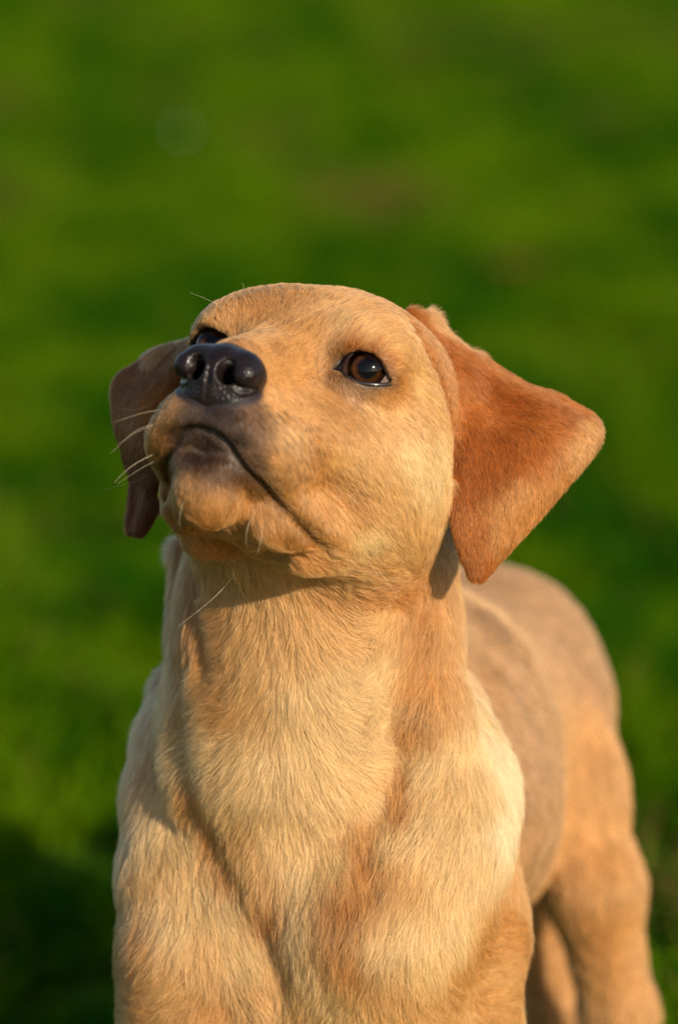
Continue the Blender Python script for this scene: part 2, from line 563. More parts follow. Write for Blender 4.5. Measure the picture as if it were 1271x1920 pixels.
# ------------------------------------------------------------------ dog root
root_xy = P(650, 1500, 2.25)
dog = bpy.data.objects.new('puppy', None)
dog.location = (root_xy[0] / 1000, root_xy[1] / 1000, 0)
dog.empty_display_size = 0.1
col.objects.link(dog)
dog['label'] = 'golden fox red labrador puppy with dark nose standing on the lawn looking up'
dog['category'] = 'dog'
bpy.context.view_layer.update()
body = obj('body', body_me, dog)

# ------------------------------------------------------------------ nose leather
st = 0.5
nx = np.arange(-24, 24.01, st); ny = np.arange(36, 82.01, st); nz = np.arange(-58, -6, st)
GX = (np.abs(nx)[:, None, None], ny[None, :, None], nz[None, None, :])
nf = ell(GX, (0, 56, -25.5), (17.6, 14, 11.8))
nf = smin(nf, ell(GX, (10.6, 61.5, -26.5), (8.0, 9, 9.4)), 4)
nf = smin(nf, ell(GX, (0, 61, -30), (8, 10, 12)), 5)
nf = smin(nf, ell(GX, (6.5, 58, -39), (9, 8.5, 6)), 5)
nf = smin(nf, cone(GX, (0, 60, -38), (0, 58, -46), 6, 4.5), 5)
nf = smax(nf, -ell(GX, (7.2, 71, -27.8), (4.0, 11, 5.0)), 1.6)
nf = smax(nf, -cone(GX, (7.4, 72, -28), (5.5, 50, -31), 4.0, 3.0), 1.6)
nf = smax(nf, -cone(GX, (8.5, 71.0, -31.5), (13.5, 67, -33.2), 2.1, 1.7), 1.0)
nf = smax(nf, -cone(GX, (13.5, 67, -33.2), (19.5, 59, -31.0), 1.7, 1.2), 0.9)
nf = smin(nf, ell(GX, (13.4, 66.2, -27.0), (5.0, 4.6, 4.9)), 1.6)
nf = smax(nf, -cone(GX, (0, 73.2, -22), (0, 69.5, -40), 0.9, 1.3), 1.0)
nf = smax(nf, -cone(GX, (0, 69.5, -40), (0, 64.5, -52), 1.3, 1.3), 1.0)
nvv, nq = surface_nets(nf.astype(np.float32), (nx, ny, nz))
nose_me = mesh_from_np('nose', np.array(HO + nvv @ HM), nq[:, ::-1])
m_nose, nt, out = nm('nose_leather')
pb = N(nt, 'ShaderNodeBsdfPrincipled')
tc = N(nt, 'ShaderNodeTexCoord')
vo = N(nt, 'ShaderNodeTexVoronoi', feature='DISTANCE_TO_EDGE'); vo.inputs['Scale'].default_value = 480
no = N(nt, 'ShaderNodeTexNoise'); no.inputs['Scale'].default_value = 90; no.inputs['Detail'].default_value = 4
rp = N(nt, 'ShaderNodeValToRGB')
rp.color_ramp.elements[0].position = .3; rp.color_ramp.elements[0].color = (.006, .004, .004, 1)
rp.color_ramp.elements[1].position = .75; rp.color_ramp.elements[1].color = (.018, .010, .009, 1)
bp = N(nt, 'ShaderNodeBump'); bp.inputs['Strength'].default_value = 1.0; bp.inputs['Distance'].default_value = .0007
mn = N(nt, 'ShaderNodeMath', operation='MINIMUM'); mn.inputs[1].default_value = .25
nt.links.new(tc.outputs['Object'], vo.inputs['Vector']); nt.links.new(tc.outputs['Object'], no.inputs['Vector'])
nt.links.new(no.outputs[0], rp.inputs[0]); nt.links.new(rp.outputs[0], pb.inputs['Base Color'])
nt.links.new(vo.outputs[0], mn.inputs[0]); nt.links.new(mn.outputs[0], bp.inputs['Height'])
nt.links.new(bp.outputs[0], pb.inputs['Normal'])
pb.inputs['Roughness'].default_value = .36
pb.inputs['Specular IOR Level'].default_value = .18
pb.inputs['Coat Weight'].default_value = .12
pb.inputs['Coat Roughness'].default_value = .16
nt.links.new(pb.outputs[0], out.inputs[0])
nose_me.materials.append(m_nose)
nose = obj('nose', nose_me, dog)
nose['label'] = 'dark brown black moist nose with two nostrils'

# ------------------------------------------------------------------ eyes
m_scl, nt, out = nm('sclera'); pb = N(nt, 'ShaderNodeBsdfPrincipled')
no = N(nt, 'ShaderNodeTexNoise'); no.inputs['Scale'].default_value = 260
rp = N(nt, 'ShaderNodeValToRGB')
rp.color_ramp.elements[0].color = (.10, .06, .05, 1); rp.color_ramp.elements[1].color = (.20, .14, .12, 1)
nt.links.new(no.outputs[0], rp.inputs[0]); nt.links.new(rp.outputs[0], pb.inputs['Base Color'])
pb.inputs['Roughness'].default_value = .25; pb.inputs['Coat Weight'].default_value = .5; pb.inputs['Coat Roughness'].default_value = .05
nt.links.new(pb.outputs[0], out.inputs[0])

m_iris, nt, out = nm('iris'); pb = N(nt, 'ShaderNodeBsdfPrincipled')
at = N(nt, 'ShaderNodeAttribute', attribute_name='rad')
an = N(nt, 'ShaderNodeAttribute', attribute_name='ang')
cmb = N(nt, 'ShaderNodeCombineXYZ')
no = N(nt, 'ShaderNodeTexNoise'); no.inputs['Scale'].default_value = 1.0; no.inputs['Detail'].default_value = 5
sc1 = N(nt, 'ShaderNodeMath', operation='MULTIPLY'); sc1.inputs[1].default_value = 9.0
sc2 = N(nt, 'ShaderNodeMath', operation='MULTIPLY'); sc2.inputs[1].default_value = 2.5
nt.links.new(an.outputs['Fac'], sc1.inputs[0]); nt.links.new(at.outputs['Fac'], sc2.inputs[0])
nt.links.new(sc1.outputs[0], cmb.inputs[0]); nt.links.new(sc2.outputs[0], cmb.inputs[1]); nt.links.new(cmb.outputs[0], no.inputs['Vector'])
mix = N(nt, 'ShaderNodeMath', operation='MULTIPLY_ADD'); mix.inputs[1].default_value = .18
nt.links.new(no.outputs[0], mix.inputs[0]); nt.links.new(at.outputs['Fac'], mix.inputs[2])
rp = N(nt, 'ShaderNodeValToRGB'); el = rp.color_ramp.elements
el[0].position = .56; el[0].color = (.003, .003, .004, 1)
el[1].position = 0.97; el[1].color = (.012, .005, .003, 1)
e = el.new(.62); e.color = (.022, .008, .003, 1)
e = el.new(.76); e.color = (.040, .013, .004, 1)
e = el.new(.86); e.color = (.018, .006, .003, 1)
nt.links.new(mix.outputs[0], rp.inputs[0]); nt.links.new(rp.outputs[0], pb.inputs['Base Color'])
pb.inputs['Roughness'].default_value = .6
pb.inputs['Specular IOR Level'].default_value = 0.0
nt.links.new(pb.outputs[0], out.inputs[0])

m_cor, nt, out = nm('cornea')
tr = N(nt, 'ShaderNodeBsdfTransparent'); gl = N(nt, 'ShaderNodeBsdfGlossy'); gl.inputs['Roughness'].default_value = .085
fr = N(nt, 'ShaderNodeFresnel'); fr.inputs['IOR'].default_value = 1.33
mx = N(nt, 'ShaderNodeMixShader')
nt.links.new(fr.outputs[0], mx.inputs[0]); nt.links.new(tr.outputs[0], mx.inputs[1]); nt.links.new(gl.outputs[0], mx.inputs[2]); nt.links.new(mx.outputs[0], out.inputs[0])

m_lid, nt, out = nm('wet_eyelid'); pb = N(nt, 'ShaderNodeBsdfPrincipled')
no = N(nt, 'ShaderNodeTexNoise'); no.inputs['Scale'].default_value = 300
rp = N(nt, 'ShaderNodeValToRGB')
rp.color_ramp.elements[0].color = (.010, .007, .006, 1); rp.color_ramp.elements[1].color = (.035, .02, .016, 1)
nt.links.new(no.outputs[0], rp.inputs[0]); nt.links.new(rp.outputs[0], pb.inputs['Base Color'])
pb.inputs['Roughness'].default_value = .3; pb.inputs['Coat Weight'].default_value = .6; pb.inputs['Coat Roughness'].default_value = .12
nt.links.new(pb.outputs[0], out.inputs[0])

def cap(prof, ang_n=48, attrs=False):
    """surface of revolution about +z; prof = [(r, z), ...]"""
    prof = np.asarray(prof, float); m = len(prof)
    a = np.linspace(0, 2 * np.pi, ang_n, endpoint=False)
    v = np.stack([prof[:, 0:1] * np.cos(a), prof[:, 0:1] * np.sin(a), np.repeat(prof[:, 1:2], ang_n, 1)], -1)
    q = []
    for i in range(m - 1):
        for j in range(ang_n):
            k = (j + 1) % ang_n
            q.append((i * ang_n + j, (i + 1) * ang_n + j, (i + 1) * ang_n + k, i * ang_n + k))
    return v.reshape(-1, 3), np.array(q), np.repeat(prof[:, 0], ang_n), np.tile(a, m)

def tube(pts, rad, n=8, closed=False):
    pts = np.asarray(pts, float); m = len(pts)
    rad = np.broadcast_to(rad, (m,))
    t = np.roll(pts, -1, 0) - np.roll(pts, 1, 0) if closed else np.gradient(pts, axis=0)
    t /= np.linalg.norm(t, axis=1)[:, None]
    up = np.array([.31, .2, .93]); a = np.cross(t, up); a /= np.linalg.norm(a, axis=1)[:, None]
    b = np.cross(t, a)
    ph = np.linspace(0, 2 * np.pi, n, endpoint=False)
    v = pts[:, None] + rad[:, None, None] * (np.cos(ph)[None, :, None] * a[:, None] + np.sin(ph)[None, :, None] * b[:, None])
    q = []
    for i in range(m if closed else m - 1):
        for j in range(n):
            q.append((i * n + j, i * n + (j + 1) % n, ((i + 1) % m) * n + (j + 1) % n, ((i + 1) % m) * n + j))
    return v.reshape(-1, 3), np.array(q)

IR = 8.3                                   # iris radius
iz = math.sqrt(EYE_R ** 2 - IR ** 2)
gaze_h = ray_sphere_h(686, 687, EYE, EYE_R) - EYE
gaze_h /= np.linalg.norm(gaze_h)
eyes_n = []
for sgn in (1, -1):
    E = EYE * np.array([sgn, 1, 1]); g = gaze_h.copy()
    if sgn < 0:
        g[0] = 2 * 0.0 - g[0] * 0.2
        g /= np.linalg.norm(g)
    W = h2w(E); gw = g @ HM
    xa = np.cross(gw, cU); xa /= np.linalg.norm(xa); ya = np.cross(gw, xa)
    B = np.array([xa, ya, gw])
    th = np.linspace(math.asin(IR / EYE_R), math.pi, 28)
    v, q, _, _ = cap(np.stack([EYE_R * np.sin(th), EYE_R * np.cos(th)], 1))
    e = obj('eye', mesh_from_np('eye', W + v @ B, q, m_scl), dog)
    e['label'] = "dog's left brown eye in full view" if sgn > 0 else "dog's right eye mostly hidden behind the nose"
    rr = np.linspace(0.05, 1.0, 14)
    v, q, r_, a_ = cap(np.stack([IR * rr, iz - 1.1 + 1.0 * rr ** 3], 1))
    me = mesh_from_np('iris', W + v @ B, q, m_iris)
    for nme, dat in (('rad', r_ / IR), ('ang', 1 - np.abs(a_ / np.pi - 1))):
        A = me.attributes.new(nme, 'FLOAT', 'POINT'); A.data.foreach_set('value', dat.astype(np.float32))
    obj('iris', me, e)
    # cornea: a dome of its own curvature
    rc = 9.0; z0c = iz - math.sqrt(rc ** 2 - IR ** 2)
    th = np.linspace(0.02, math.asin((IR + .12) / rc), 16)
    v, q, _, _ = cap(np.stack([rc * np.sin(th), z0c + rc * np.cos(th)], 1))
    obj('cornea', mesh_from_np('cornea', W + v @ B, q, m_cor), e)
    lp = catmull(lid_loop, 5, True) * np.array([sgn, 1, 1])
    lp = E + (lp - E) * 1.03 if False else E + (lp - EYE * np.array([sgn, 1, 1])) * 1.03
    v, q = tube(HO + lp @ HM, np.where(np.arange(len(lp)) < 50, 1.35, .95), 8, True)
    obj('eyelid', mesh_from_np('eyelid', v, q, m_lid), e)
    # haw in the inner corner
    ic = (lid_loop[0] * .62 + (lid_loop[1] + lid_loop[17]) * .19 - EYE) * 0.985 * np.array([sgn, 1, 1]) + E

# ------------------------------------------------------------------ coat: colours, lie and length of the hair
def lin(r, g, b):
    c = np.array([r, g, b]) / 255.0
    return np.where(c <= 0.04045, c / 12.92, ((c + 0.055) / 1.055) ** 2.4)
PAL = {'G': lin(197, 139, 82), 'H': lin(209, 158, 102), 'P': lin(220, 180, 128), 'W': lin(236, 210, 170), 'O': lin(184, 121, 64), 'D': lin(170, 105, 52), 'A': lin(166, 92, 36), 'L': lin(132, 76, 38), 'Q': lin(186, 130, 76),  # L: far ear fur, darkened to carry the shade on that ear
       'R': lin(164, 121, 86), 'M': lin(112, 78, 54), 'B': lin(48, 33, 27), 'E': lin(150, 77, 25), 'K': lin(100, 52, 28), 'X': lin(40, 27, 24)}  # R: on flank and rump, duller to paint in the cast shadow
# photo position, direction the hair lies in (image right, image down), colour, length mm
GUIDES = '''
772 612 .4 .8 O 4;798 664 .3 1 D 3.5;823 722 .2 1 D 3.5;838 780 .1 1 D 3.5;846 840 .1 1 D 3.5;750 610 .8 .2 H 7;776 660 .9 .2 H 8;800 715 .9 .4 H 8;815 770 .9 .5 H 8;826 830 .8 .6 P 8
480 575 -.3 -1 G 5;540 560 0 -1 G 5;600 558 .2 -1 G 5;670 575 .5 -.9 G 5;720 600 .8 -.6 G 6;470 612 -.2 -1 G 5;520 610 .1 -1 Q 5;580 610 .3 -1 G 5
640 612 .4 -1 H 6;690 632 .7 -.7 H 6;740 650 1 -.3 H 6;780 690 .9 .4 H 6;450 650 -.1 -1 G 4;520 655 .5 -.8 Q 4;570 655 .6 -.7 G 5;600 690 .4 -.9 G 4;550 690 .7 -.5 G 4
630 672 .2 -.9 M 3;660 648 .3 -.8 D 4;700 648 .7 -.6 D 4;730 676 .9 -.2 D 4;746 722 .9 .5 O 3;692 733 .4 .9 R 3;652 724 .1 1 R 3;612 700 -.2 .9 M 3;760 740 .8 .6 G 4;720 742 .6 .8 G 4
620 750 .5 .9 Q 5;580 730 .6 .6 Q 4;640 790 .5 .9 Q 5;700 775 .6 .8 H 6;760 780 .7 .8 H 6;800 780 .8 .7 H 7;820 850 .6 .8 P 8;790 720 .8 .6 H 7
520 700 .8 .1 G 3;560 760 .8 .4 G 4;520 760 .8 .5 G 3;470 785 .5 .8 M 2.5;540 820 .6 .8 H 4;480 850 .4 .8 M 2.5;600 810 .7 .7 Q 5;580 900 .5 .9 Q 5;590 855 .6 .8 Q 5;610 950 .5 .9 Q 6;640 850 .6 .8 H 6;520 860 .6 .7 G 3.5
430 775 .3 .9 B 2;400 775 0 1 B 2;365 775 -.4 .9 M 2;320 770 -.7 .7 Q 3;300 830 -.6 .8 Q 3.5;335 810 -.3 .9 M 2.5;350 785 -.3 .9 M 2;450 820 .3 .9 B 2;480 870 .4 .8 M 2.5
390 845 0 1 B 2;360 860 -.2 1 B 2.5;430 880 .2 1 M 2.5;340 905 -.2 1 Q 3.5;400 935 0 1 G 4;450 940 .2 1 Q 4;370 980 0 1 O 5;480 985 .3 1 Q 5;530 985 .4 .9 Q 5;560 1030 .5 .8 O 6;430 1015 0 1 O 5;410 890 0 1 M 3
310 965 -.1 1 D 4;310 1012 .3 1 O 6;360 1028 .4 .9 O 6;290 920 -.3 1 G 4;285 870 -.5 1 Q 4
680 865 .6 .8 H 7;720 930 .6 .8 H 8;660 955 .6 .8 G 7;680 1010 .7 .7 P 8;740 1035 .7 .7 H 9;780 970 .5 .9 H 9;800 905 .5 .9 P 9;770 850 .6 .8 P 8;620 1030 .6 .7 G 7;700 1060 .7 .6 G 9
460 1080 .1 1 H 9;520 1100 .1 1 H 9;600 1100 .5 .9 G 9;700 1108 .8 .6 D 9;755 1112 .5 .2 D 9;650 1090 .6 .7 G 9
540 1180 0 1 H 11;545 1300 0 1 P 12;535 1420 0 1 P 12;530 1550 0 1 P 13;590 1180 .5 .9 H 11;620 1270 .6 .8 P 11;610 1380 .6 .8 P 12;600 1500 .5 .9 P 13
660 1180 1 .1 H 10;660 1300 1 .1 P 10;670 1420 1 .2 P 11;690 1500 .8 .7 P 11;720 1150 -.7 .6 H 10;720 1250 -.8 .6 P 11;735 1340 -.8 .4 P 11;720 1420 .9 .1 P 11
790 1150 -.4 .9 D 10;775 1270 -.5 .9 O 11;765 1350 -.1 1 O 12;752 1440 0 1 O 12;830 1150 0 1 G 10;830 1230 0 1 G 11;820 1330 0 1 G 12;860 1110 .5 .9 H 9;740 1500 .1 1 O 12;790 1200 -.4 .9 O 10
470 1180 -.5 .8 H 10;480 1300 -.6 .8 H 11;470 1420 -.6 .8 P 12;440 1500 -.7 .7 P 12;405 1150 -1 .1 G 10;405 1240 -1 .2 G 10;425 1330 -.9 .3 G 10;360 1120 .4 1 D 10;350 1200 .3 1 O 11;360 1290 -.9 .2 H 12
345 1400 -1 .2 P 13;370 1490 -.8 .6 G 13;400 1560 -.6 .8 O 13;430 1620 -.3 1 O 13;450 1560 -.5 .9 H 12;400 1400 -.9 .3 P 12
470 1620 -.1 1 H 13;500 1700 .1 1 D 13;560 1620 0 1 P 13;560 1720 0 1 P 14;620 1600 .4 1 P 13;640 1680 .1 1 D 13;680 1600 .1 1 D 13;690 1550 .2 1 G 12;530 1800 0 1 H 13;570 1790 -.3 1 P 14;600 1740 .1 1 G 13
800 1430 -.5 .8 P 14;850 1380 -.1 1 P 15;880 1330 .1 1 P 15;912 1395 .3 1 W 15;938 1450 .4 1 W 16;930 1530 -.1 1 W 14;900 1480 -.3 1 P 15;830 1520 -.5 .9 P 14;780 1560 -.5 .9 P 14;900 1600 -.4 .9 P 14;840 1640 -.5 .8 P 14
760 1650 -.3 1 H 14;720 1560 0 1 P 13;700 1640 .2 1 G 13;780 1720 -.4 .9 P 14;720 1760 -.3 1 P 14;660 1790 -.4 .9 O 14;850 1740 .3 .9 P 13;900 1740 .9 .4 G 11;955 1740 1 .1 O 9;800 1800 .2 1 P 13;860 1820 .8 .5 G 11
930 1850 1 .1 G 9;760 1860 .3 1 H 12;700 1890 .1 1 H 12;620 1860 -.6 .9 P 13;560 1880 -.5 .9 H 12;800 1900 .7 .7 H 11;960 1640 .2 1 G 10;640 1740 -.2 1 O 13
300 1400 -.3 1 G 12;310 1500 -.3 1 P 13;350 1560 .5 .8 P 13;280 1560 .3 .9 P 13;260 1640 .3 1 H 12;370 1650 .2 1 P 13;420 1690 .3 1 P 13;330 1720 0 1 P 13;270 1760 -.7 .7 G 11;235 1800 -1 .1 O 8;380 1800 .1 1 H 12
450 1780 .5 .9 P 12;480 1850 .6 .8 H 12;330 1850 -.8 .4 H 11;270 1880 -.9 .1 G 9;400 1900 -.3 .9 G 10;320 1285 -.2 1 P 14;280 1370 -.2 1 P 14
900 1160 .4 -.6 R 9;1000 1150 .6 .2 R 9;1080 1220 .5 .7 R 9;960 1300 .5 .3 R 9;1000 1450 .4 .6 R 9;1020 1600 .2 .9 R 9;1100 1400 .3 1 G 9;1120 1550 .2 1 G 9;1160 1750 0 1 G 9;1180 1500 .1 1 H 9;1040 1870 0 1 G 8;900 1250 .6 -.2 R 9
'''  # left flew guides are browner: shading away from the sun painted in
EARG = '''
790 655 .2 1 E 4;845 660 .6 .6 A 5;900 715 .7 .6 E 4.5;830 640 .5 .6 A 6;825 755 .1 1 E 4;778 602 .5 .6 A 6;815 606 .7 .2 G 7;838 624 .8 .3 G 8;832 648 .4 .7 E 5;846 690 .3 .8 E 5;862 655 .7 .5 A 6;890 668 .8 .45 A 5;935 700 .8 .5 A 6;975 718 .8 .4 A 5;880 760 .5 .9 A 4.5;950 765 .7 .6 E 4.5;1040 775 .9 .3 E 4.5
1000 735 .8 .4 A 5;1070 762 .8 .4 A 4.5;1110 812 .7 .5 Q 4;1095 850 .3 .9 Q 4;1050 905 .2 1 O 4;1000 850 .3 1 A 4;900 880 .1 1 E 4;980 945 0 1 O 4;935 1000 0 1 O 4;900 1000 0 1 A 4;885 1055 .1 1 A 4;855 900 .05 1 E 4;930 840 .3 1 E 4.5;860 700 .4 .9 A 5
325 668 -.9 .2 L 4;270 705 -.8 .5 L 4;240 745 -.4 .9 L 4;250 800 -.2 1 L 4;285 765 -.5 .8 A 4;252 955 -.1 1 K 4;255 890 -.1 1 K 4
'''
def parse(txt):
    g = []
    for it in txt.replace('\n', ';').split(';'):
        f = it.split()
        if len(f) == 6:
            c = PAL[f[4]]
            if float(f[1]) > 1065 and txt is GUIDES:
                c = .80 * c + .20 * lin(206, 152, 98)
            g.append((float(f[0]), float(f[1]), float(f[2]), float(f[3]), c, float(f[5])))
    return g
def locate(gs):
    pos, dr, cl, ln = [], [], [], []
    for px, py, dx, dy, c, l in gs:
        h = hit(px, py)
        if h is None:
            continue
        pos.append(h); d = dx * cR - dy * cU
        dr.append(d / np.linalg.norm(d)); cl.append(c); ln.append(l)
    return np.array(pos), np.array(dr), np.array(cl), np.array(ln)
G_MAIN = locate(parse(GUIDES))  # chin guides are darker, with the shade of its underside in the colour
G_EAR = locate(parse(EARG))

def blend(pts, Gd, power=1.7):
    pos, dr, cl, ln = Gd
    D = np.empty((len(pts), 3)); Cc = np.empty((len(pts), 3)); L = np.empty(len(pts))
    for i in range(0, len(pts), 40000):
        p = pts[i:i + 40000]
        d2 = ((p[:, None, :] - pos[None]) ** 2).sum(-1) + 14.0
        w = d2 ** (-power)
        w /= w.sum(1)[:, None]
        D[i:i + 40000] = w @ dr; Cc[i:i + 40000] = w @ cl; L[i:i + 40000] = w @ ln
    return D, Cc, L

def wob(p, s, seed):
    """cheap smooth noise, wavelength about s mm, -1..1"""
    r = np.random.default_rng(seed)
    o = np.zeros(len(p))
    for i in range(5):
        k = r.normal(size=3); k *= (2 * np.pi / s) * r.uniform(.6, 1.5) / np.linalg.norm(k)
        o += np.sin(p @ k + r.uniform(0, 6.28))
    return o / 2.6

# which skin belongs to the ears
from mathutils.kdtree import KDTree
def near_sheet(pts, sheet, lim):
    lo = sheet.min(0) - lim; hi = sheet.max(0) + lim
    cand = np.where(((pts > lo) & (pts < hi)).all(1))[0]
    sub = sheet[::3]
    out = np.zeros(len(pts), bool)
    for i in range(0, len(cand), 4000):
        c = cand[i:i + 4000]
        d = ((pts[c][:, None] - sub[None]) ** 2).sum(-1).min(1)
        out[c] = d < lim * lim
    return out

mp_w = np.concatenate([h2w(mouth_pts), h2w(mouth_pts * np.array([-1, 1, 1]))])
def seg_dist(p, pl):
    return np.sqrt(((p[:, None] - pl[None]) ** 2).sum(-1).min(1))
def coat(pts, ear):
    """direction, colour, length of the coat at points on the skin"""
    D = np.empty((len(pts), 3)); Cc = np.empty((len(pts), 3)); L = np.empty(len(pts))
    for m, Gd in ((~ear, G_MAIN), (ear, G_EAR)):
        if m.any():
            D[m], Cc[m], L[m] = blend(pts[m], Gd, 1.7 if Gd is G_MAIN else 2.4)
    ph = w2h(pts)
    hd = (np.abs(ph[:, 0]) < 60) & (ph[:, 1] > -30) & (ph[:, 2] > -100) & (ph[:, 2] < 40) & ~ear
    i = np.where(hd)[0]
    # dark lip edge along the mouth
    dm = seg_dist(pts[i], mp_w)
    front = np.clip((ph[i, 1] + 10) / 60, 0, 1)
    w = .95 * np.exp(-(dm / (1.6 + 0.9 * front)) ** 2)[:, None]
    Cc[i] = Cc[i] * (1 - w) + PAL['X'] * w
    L[i] *= 1 - 0.7 * np.exp(-(dm / 3.2) ** 2)
    # bare dark skin round the nose leather
    dn = np.sqrt((ph[i, 0] / 20) ** 2 + ((ph[i, 1] - 62) / 15) ** 2 + ((ph[i, 2] + 29) / 14.5) ** 2)
    w = np.clip((1.12 - dn) / .12, 0, 1)[:, None]
    Cc[i] = Cc[i] * (1 - w) + PAL['X'] * w
    L[i] = L[i] * np.clip((dn - 1.0) / .25, 0, 1)
    # dusky pigment: philtrum and chin
    w = (0.8 * np.exp(-(ph[i, 0] / 13) ** 2 - ((ph[i, 2] + 45) / 9) ** 2) * (ph[i, 1] > 42))[:, None]
    Cc[i] = Cc[i] * (1 - w) + PAL['B'] * w
    w = (0.8 * np.exp(-(ph[i, 0] / 13) ** 2 - ((ph[i, 2] + 63) / 9) ** 2) * (ph[i, 1] > 38))[:, None]
    Cc[i] = Cc[i] * (1 - w) + PAL['B'] * w
    w = (0.45 * front * np.exp(-(dm / (2 + 5 * front)) ** 2))[:, None]
    Cc[i] = Cc[i] * (1 - w) + PAL['B'] * w
    # whisker spots on the flews
    u = ph[i, 1] / 5.2; v = ph[i, 2] / 4.2 + 0.5 * np.floor(u)
    cu = (u - np.floor(u) - .5 + .25 * np.sin(v * 9)) * 5.2; cv = (v - np.floor(v) - .5 + .25 * np.sin(u * 7)) * 4.2
    m = (ph[i, 1] > 22) & (ph[i, 1] < 60) & (ph[i, 2] < -34) & (ph[i, 2] > np.interp(ph[i, 1], MY, MZ) + 4)
    w = (0.85 * np.exp(-(cu ** 2 + cv ** 2) / 1.1) * m)[:, None]
    Cc[i] = Cc[i] * (1 - w) + PAL['B'] * w
    # dark rims of the eyes
    for sg in (1, -1):
        lp = h2w((catmull(lid_loop, 3, True)) * np.array([sg, 1, 1]))
        de = seg_dist(pts[i], lp)
        w = np.exp(-(de / 2.3) ** 2)[:, None]
        Cc[i] = Cc[i] * (1 - w) + PAL['X'] * w
        L[i] = L[i] * np.clip((de - 0.7) / 3.0, 0, 1)
        q = pts[i] - h2w(EYE * np.array([sg, 1, 1]))
        L[i] = np.where((q ** 2).sum(1) < (LID_R + 0.4) ** 2, 0, L[i])
    # mottled variation of the coat itself
    far = ((pts - CAM) @ cF > 2190)
    mot = 1 + 0.06 * wob(pts, 22, 3) + np.where(far, .13, .05) * wob(pts, 8, 4)
    return D, Cc * mot[:, None], L

v_earL = near_sheet(bv, earL, 3.9) | near_sheet(bv, earL.reshape(60, 110, 3)[9:].reshape(-1, 3), 8.5)
v_earR = near_sheet(bv, earR, 3.9)
_, vcol, _ = coat(bv, v_earL | v_earR)
ca = body_me.attributes.new('coat', 'FLOAT_COLOR', 'POINT')
ca.data.foreach_set('color', np.concatenate([np.clip(vcol, 0, 1), np.ones((len(vcol), 1))], 1).astype(np.float32).ravel())

m_skin, nt, out = nm('skin'); pb = N(nt, 'ShaderNodeBsdfPrincipled')
at = N(nt, 'ShaderNodeAttribute', attribute_name='coat')
mu = N(nt, 'ShaderNodeVectorMath', operation='SCALE'); mu.inputs['Scale'].default_value = .6
no = N(nt, 'ShaderNodeTexNoise'); no.inputs['Scale'].default_value = 400; bp = N(nt, 'ShaderNodeBump'); bp.inputs['Strength'].default_value = .3; bp.inputs['Distance'].default_value = .0006
tc = N(nt, 'ShaderNodeTexCoord'); nt.links.new(tc.outputs['Object'], no.inputs['Vector'])
nt.links.new(at.outputs['Color'], mu.inputs[0]); nt.links.new(mu.outputs[0], pb.inputs['Base Color'])
nt.links.new(no.outputs[0], bp.inputs['Height']); nt.links.new(bp.outputs[0], pb.inputs['Normal'])
pb.inputs['Roughness'].default_value = .55
nt.links.new(pb.outputs[0], out.inputs[0])
body_me.materials.append(m_skin)

m_fur, nt, out = nm('fur')
at = N(nt, 'ShaderNodeAttribute', attribute_name='tint')
ph_ = N(nt, 'ShaderNodeBsdfHairPrincipled')
ph_.parametrization = 'COLOR'
ph_.inputs['Roughness'].default_value = .38
ph_.inputs['Radial Roughness'].default_value = .55
ph_.inputs['Random Roughness'].default_value = .2
ph_.inputs['Coat'].default_value = .0
ph_.inputs['IOR'].default_value = 1.42
nt.links.new(at.outputs['Color'], ph_.inputs['Color'])
dfh = N(nt,'ShaderNodeBsdfDiffuse'); nt.links.new(at.outputs['Color'], dfh.inputs[0]); mxh = N(nt,'ShaderNodeMixShader'); mxh.inputs[0].default_value=.42; nt.links.new(ph_.outputs[0], mxh.inputs[1]); nt.links.new(dfh.outputs[0], mxh.inputs[2]); nt.links.new(mxh.outputs[0], out.inputs[0])

def hair_object(name, pos, rad, tint, mat, parent=None, kind='stuff'):
    """pos (n,k,3) mm, rad (n,k) mm, tint (n,3)"""
    n, k = pos.shape[:2]
    hc = bpy.data.hair_curves.new(name)
    hc.add_curves([k] * n)
    hc.attributes['position'].data.foreach_set('vector', (pos / 1000.0).astype(np.float32).ravel())
    r = hc.attributes.get('radius') or hc.attributes.new('radius', 'FLOAT', 'POINT')
    r.data.foreach_set('value', (rad / 1000.0).astype(np.float32).ravel())
    t = hc.attributes.new('tint', 'FLOAT_COLOR', 'CURVE')
    t.data.foreach_set('color', np.concatenate([np.clip(tint, 0, 1), np.ones((n, 1))], 1).astype(np.float32).ravel())
    hc.materials.append(mat)
    return obj(name, hc, parent, kind)

# roots: random points on the skin, dense where the photograph is sharp
tri = np.concatenate([bq[:, [0, 1, 2]], bq[:, [0, 2, 3]]])
ta, tb_, tc_ = bv[tri[:, 0]], bv[tri[:, 1]], bv[tri[:, 2]]
cr = np.cross(tb_ - ta, tc_ - ta); area = np.linalg.norm(cr, axis=1) * .5
tn = cr / np.maximum(np.linalg.norm(cr, axis=1), 1e-9)[:, None]
cen = (ta + tb_ + tc_) / 3
view = CAM - cen; dist = np.linalg.norm(view, axis=1); view /= dist[:, None]
facing = (tn * view).sum(1)
dens = np.where(facing > -0.25, 1.0, 0.22)
depth_f = (cen - CAM) @ cF
dens *= np.where(depth_f > 2190, 0.4, 1.0)
headish = (cen[:, 2] > h2w((0, -20, -90))[2] - 10) & (depth_f < 2120)
dens *= np.where(headish & (facing > -.25), 1.5, 1.0)
dens *= np.where(cen[:, 2] < 150, 0.45, 1.0)
PER = 4.0
NH = int((area * dens).sum() * PER)
print('hairs', NH, 'area', area.sum())
pick = rng.choice(len(tri), NH, p=area * dens / (area * dens).sum())
u, v = rng.random(NH), rng.random(NH); fl = u + v > 1; u[fl] = 1 - u[fl]; v[fl] = 1 - v[fl]
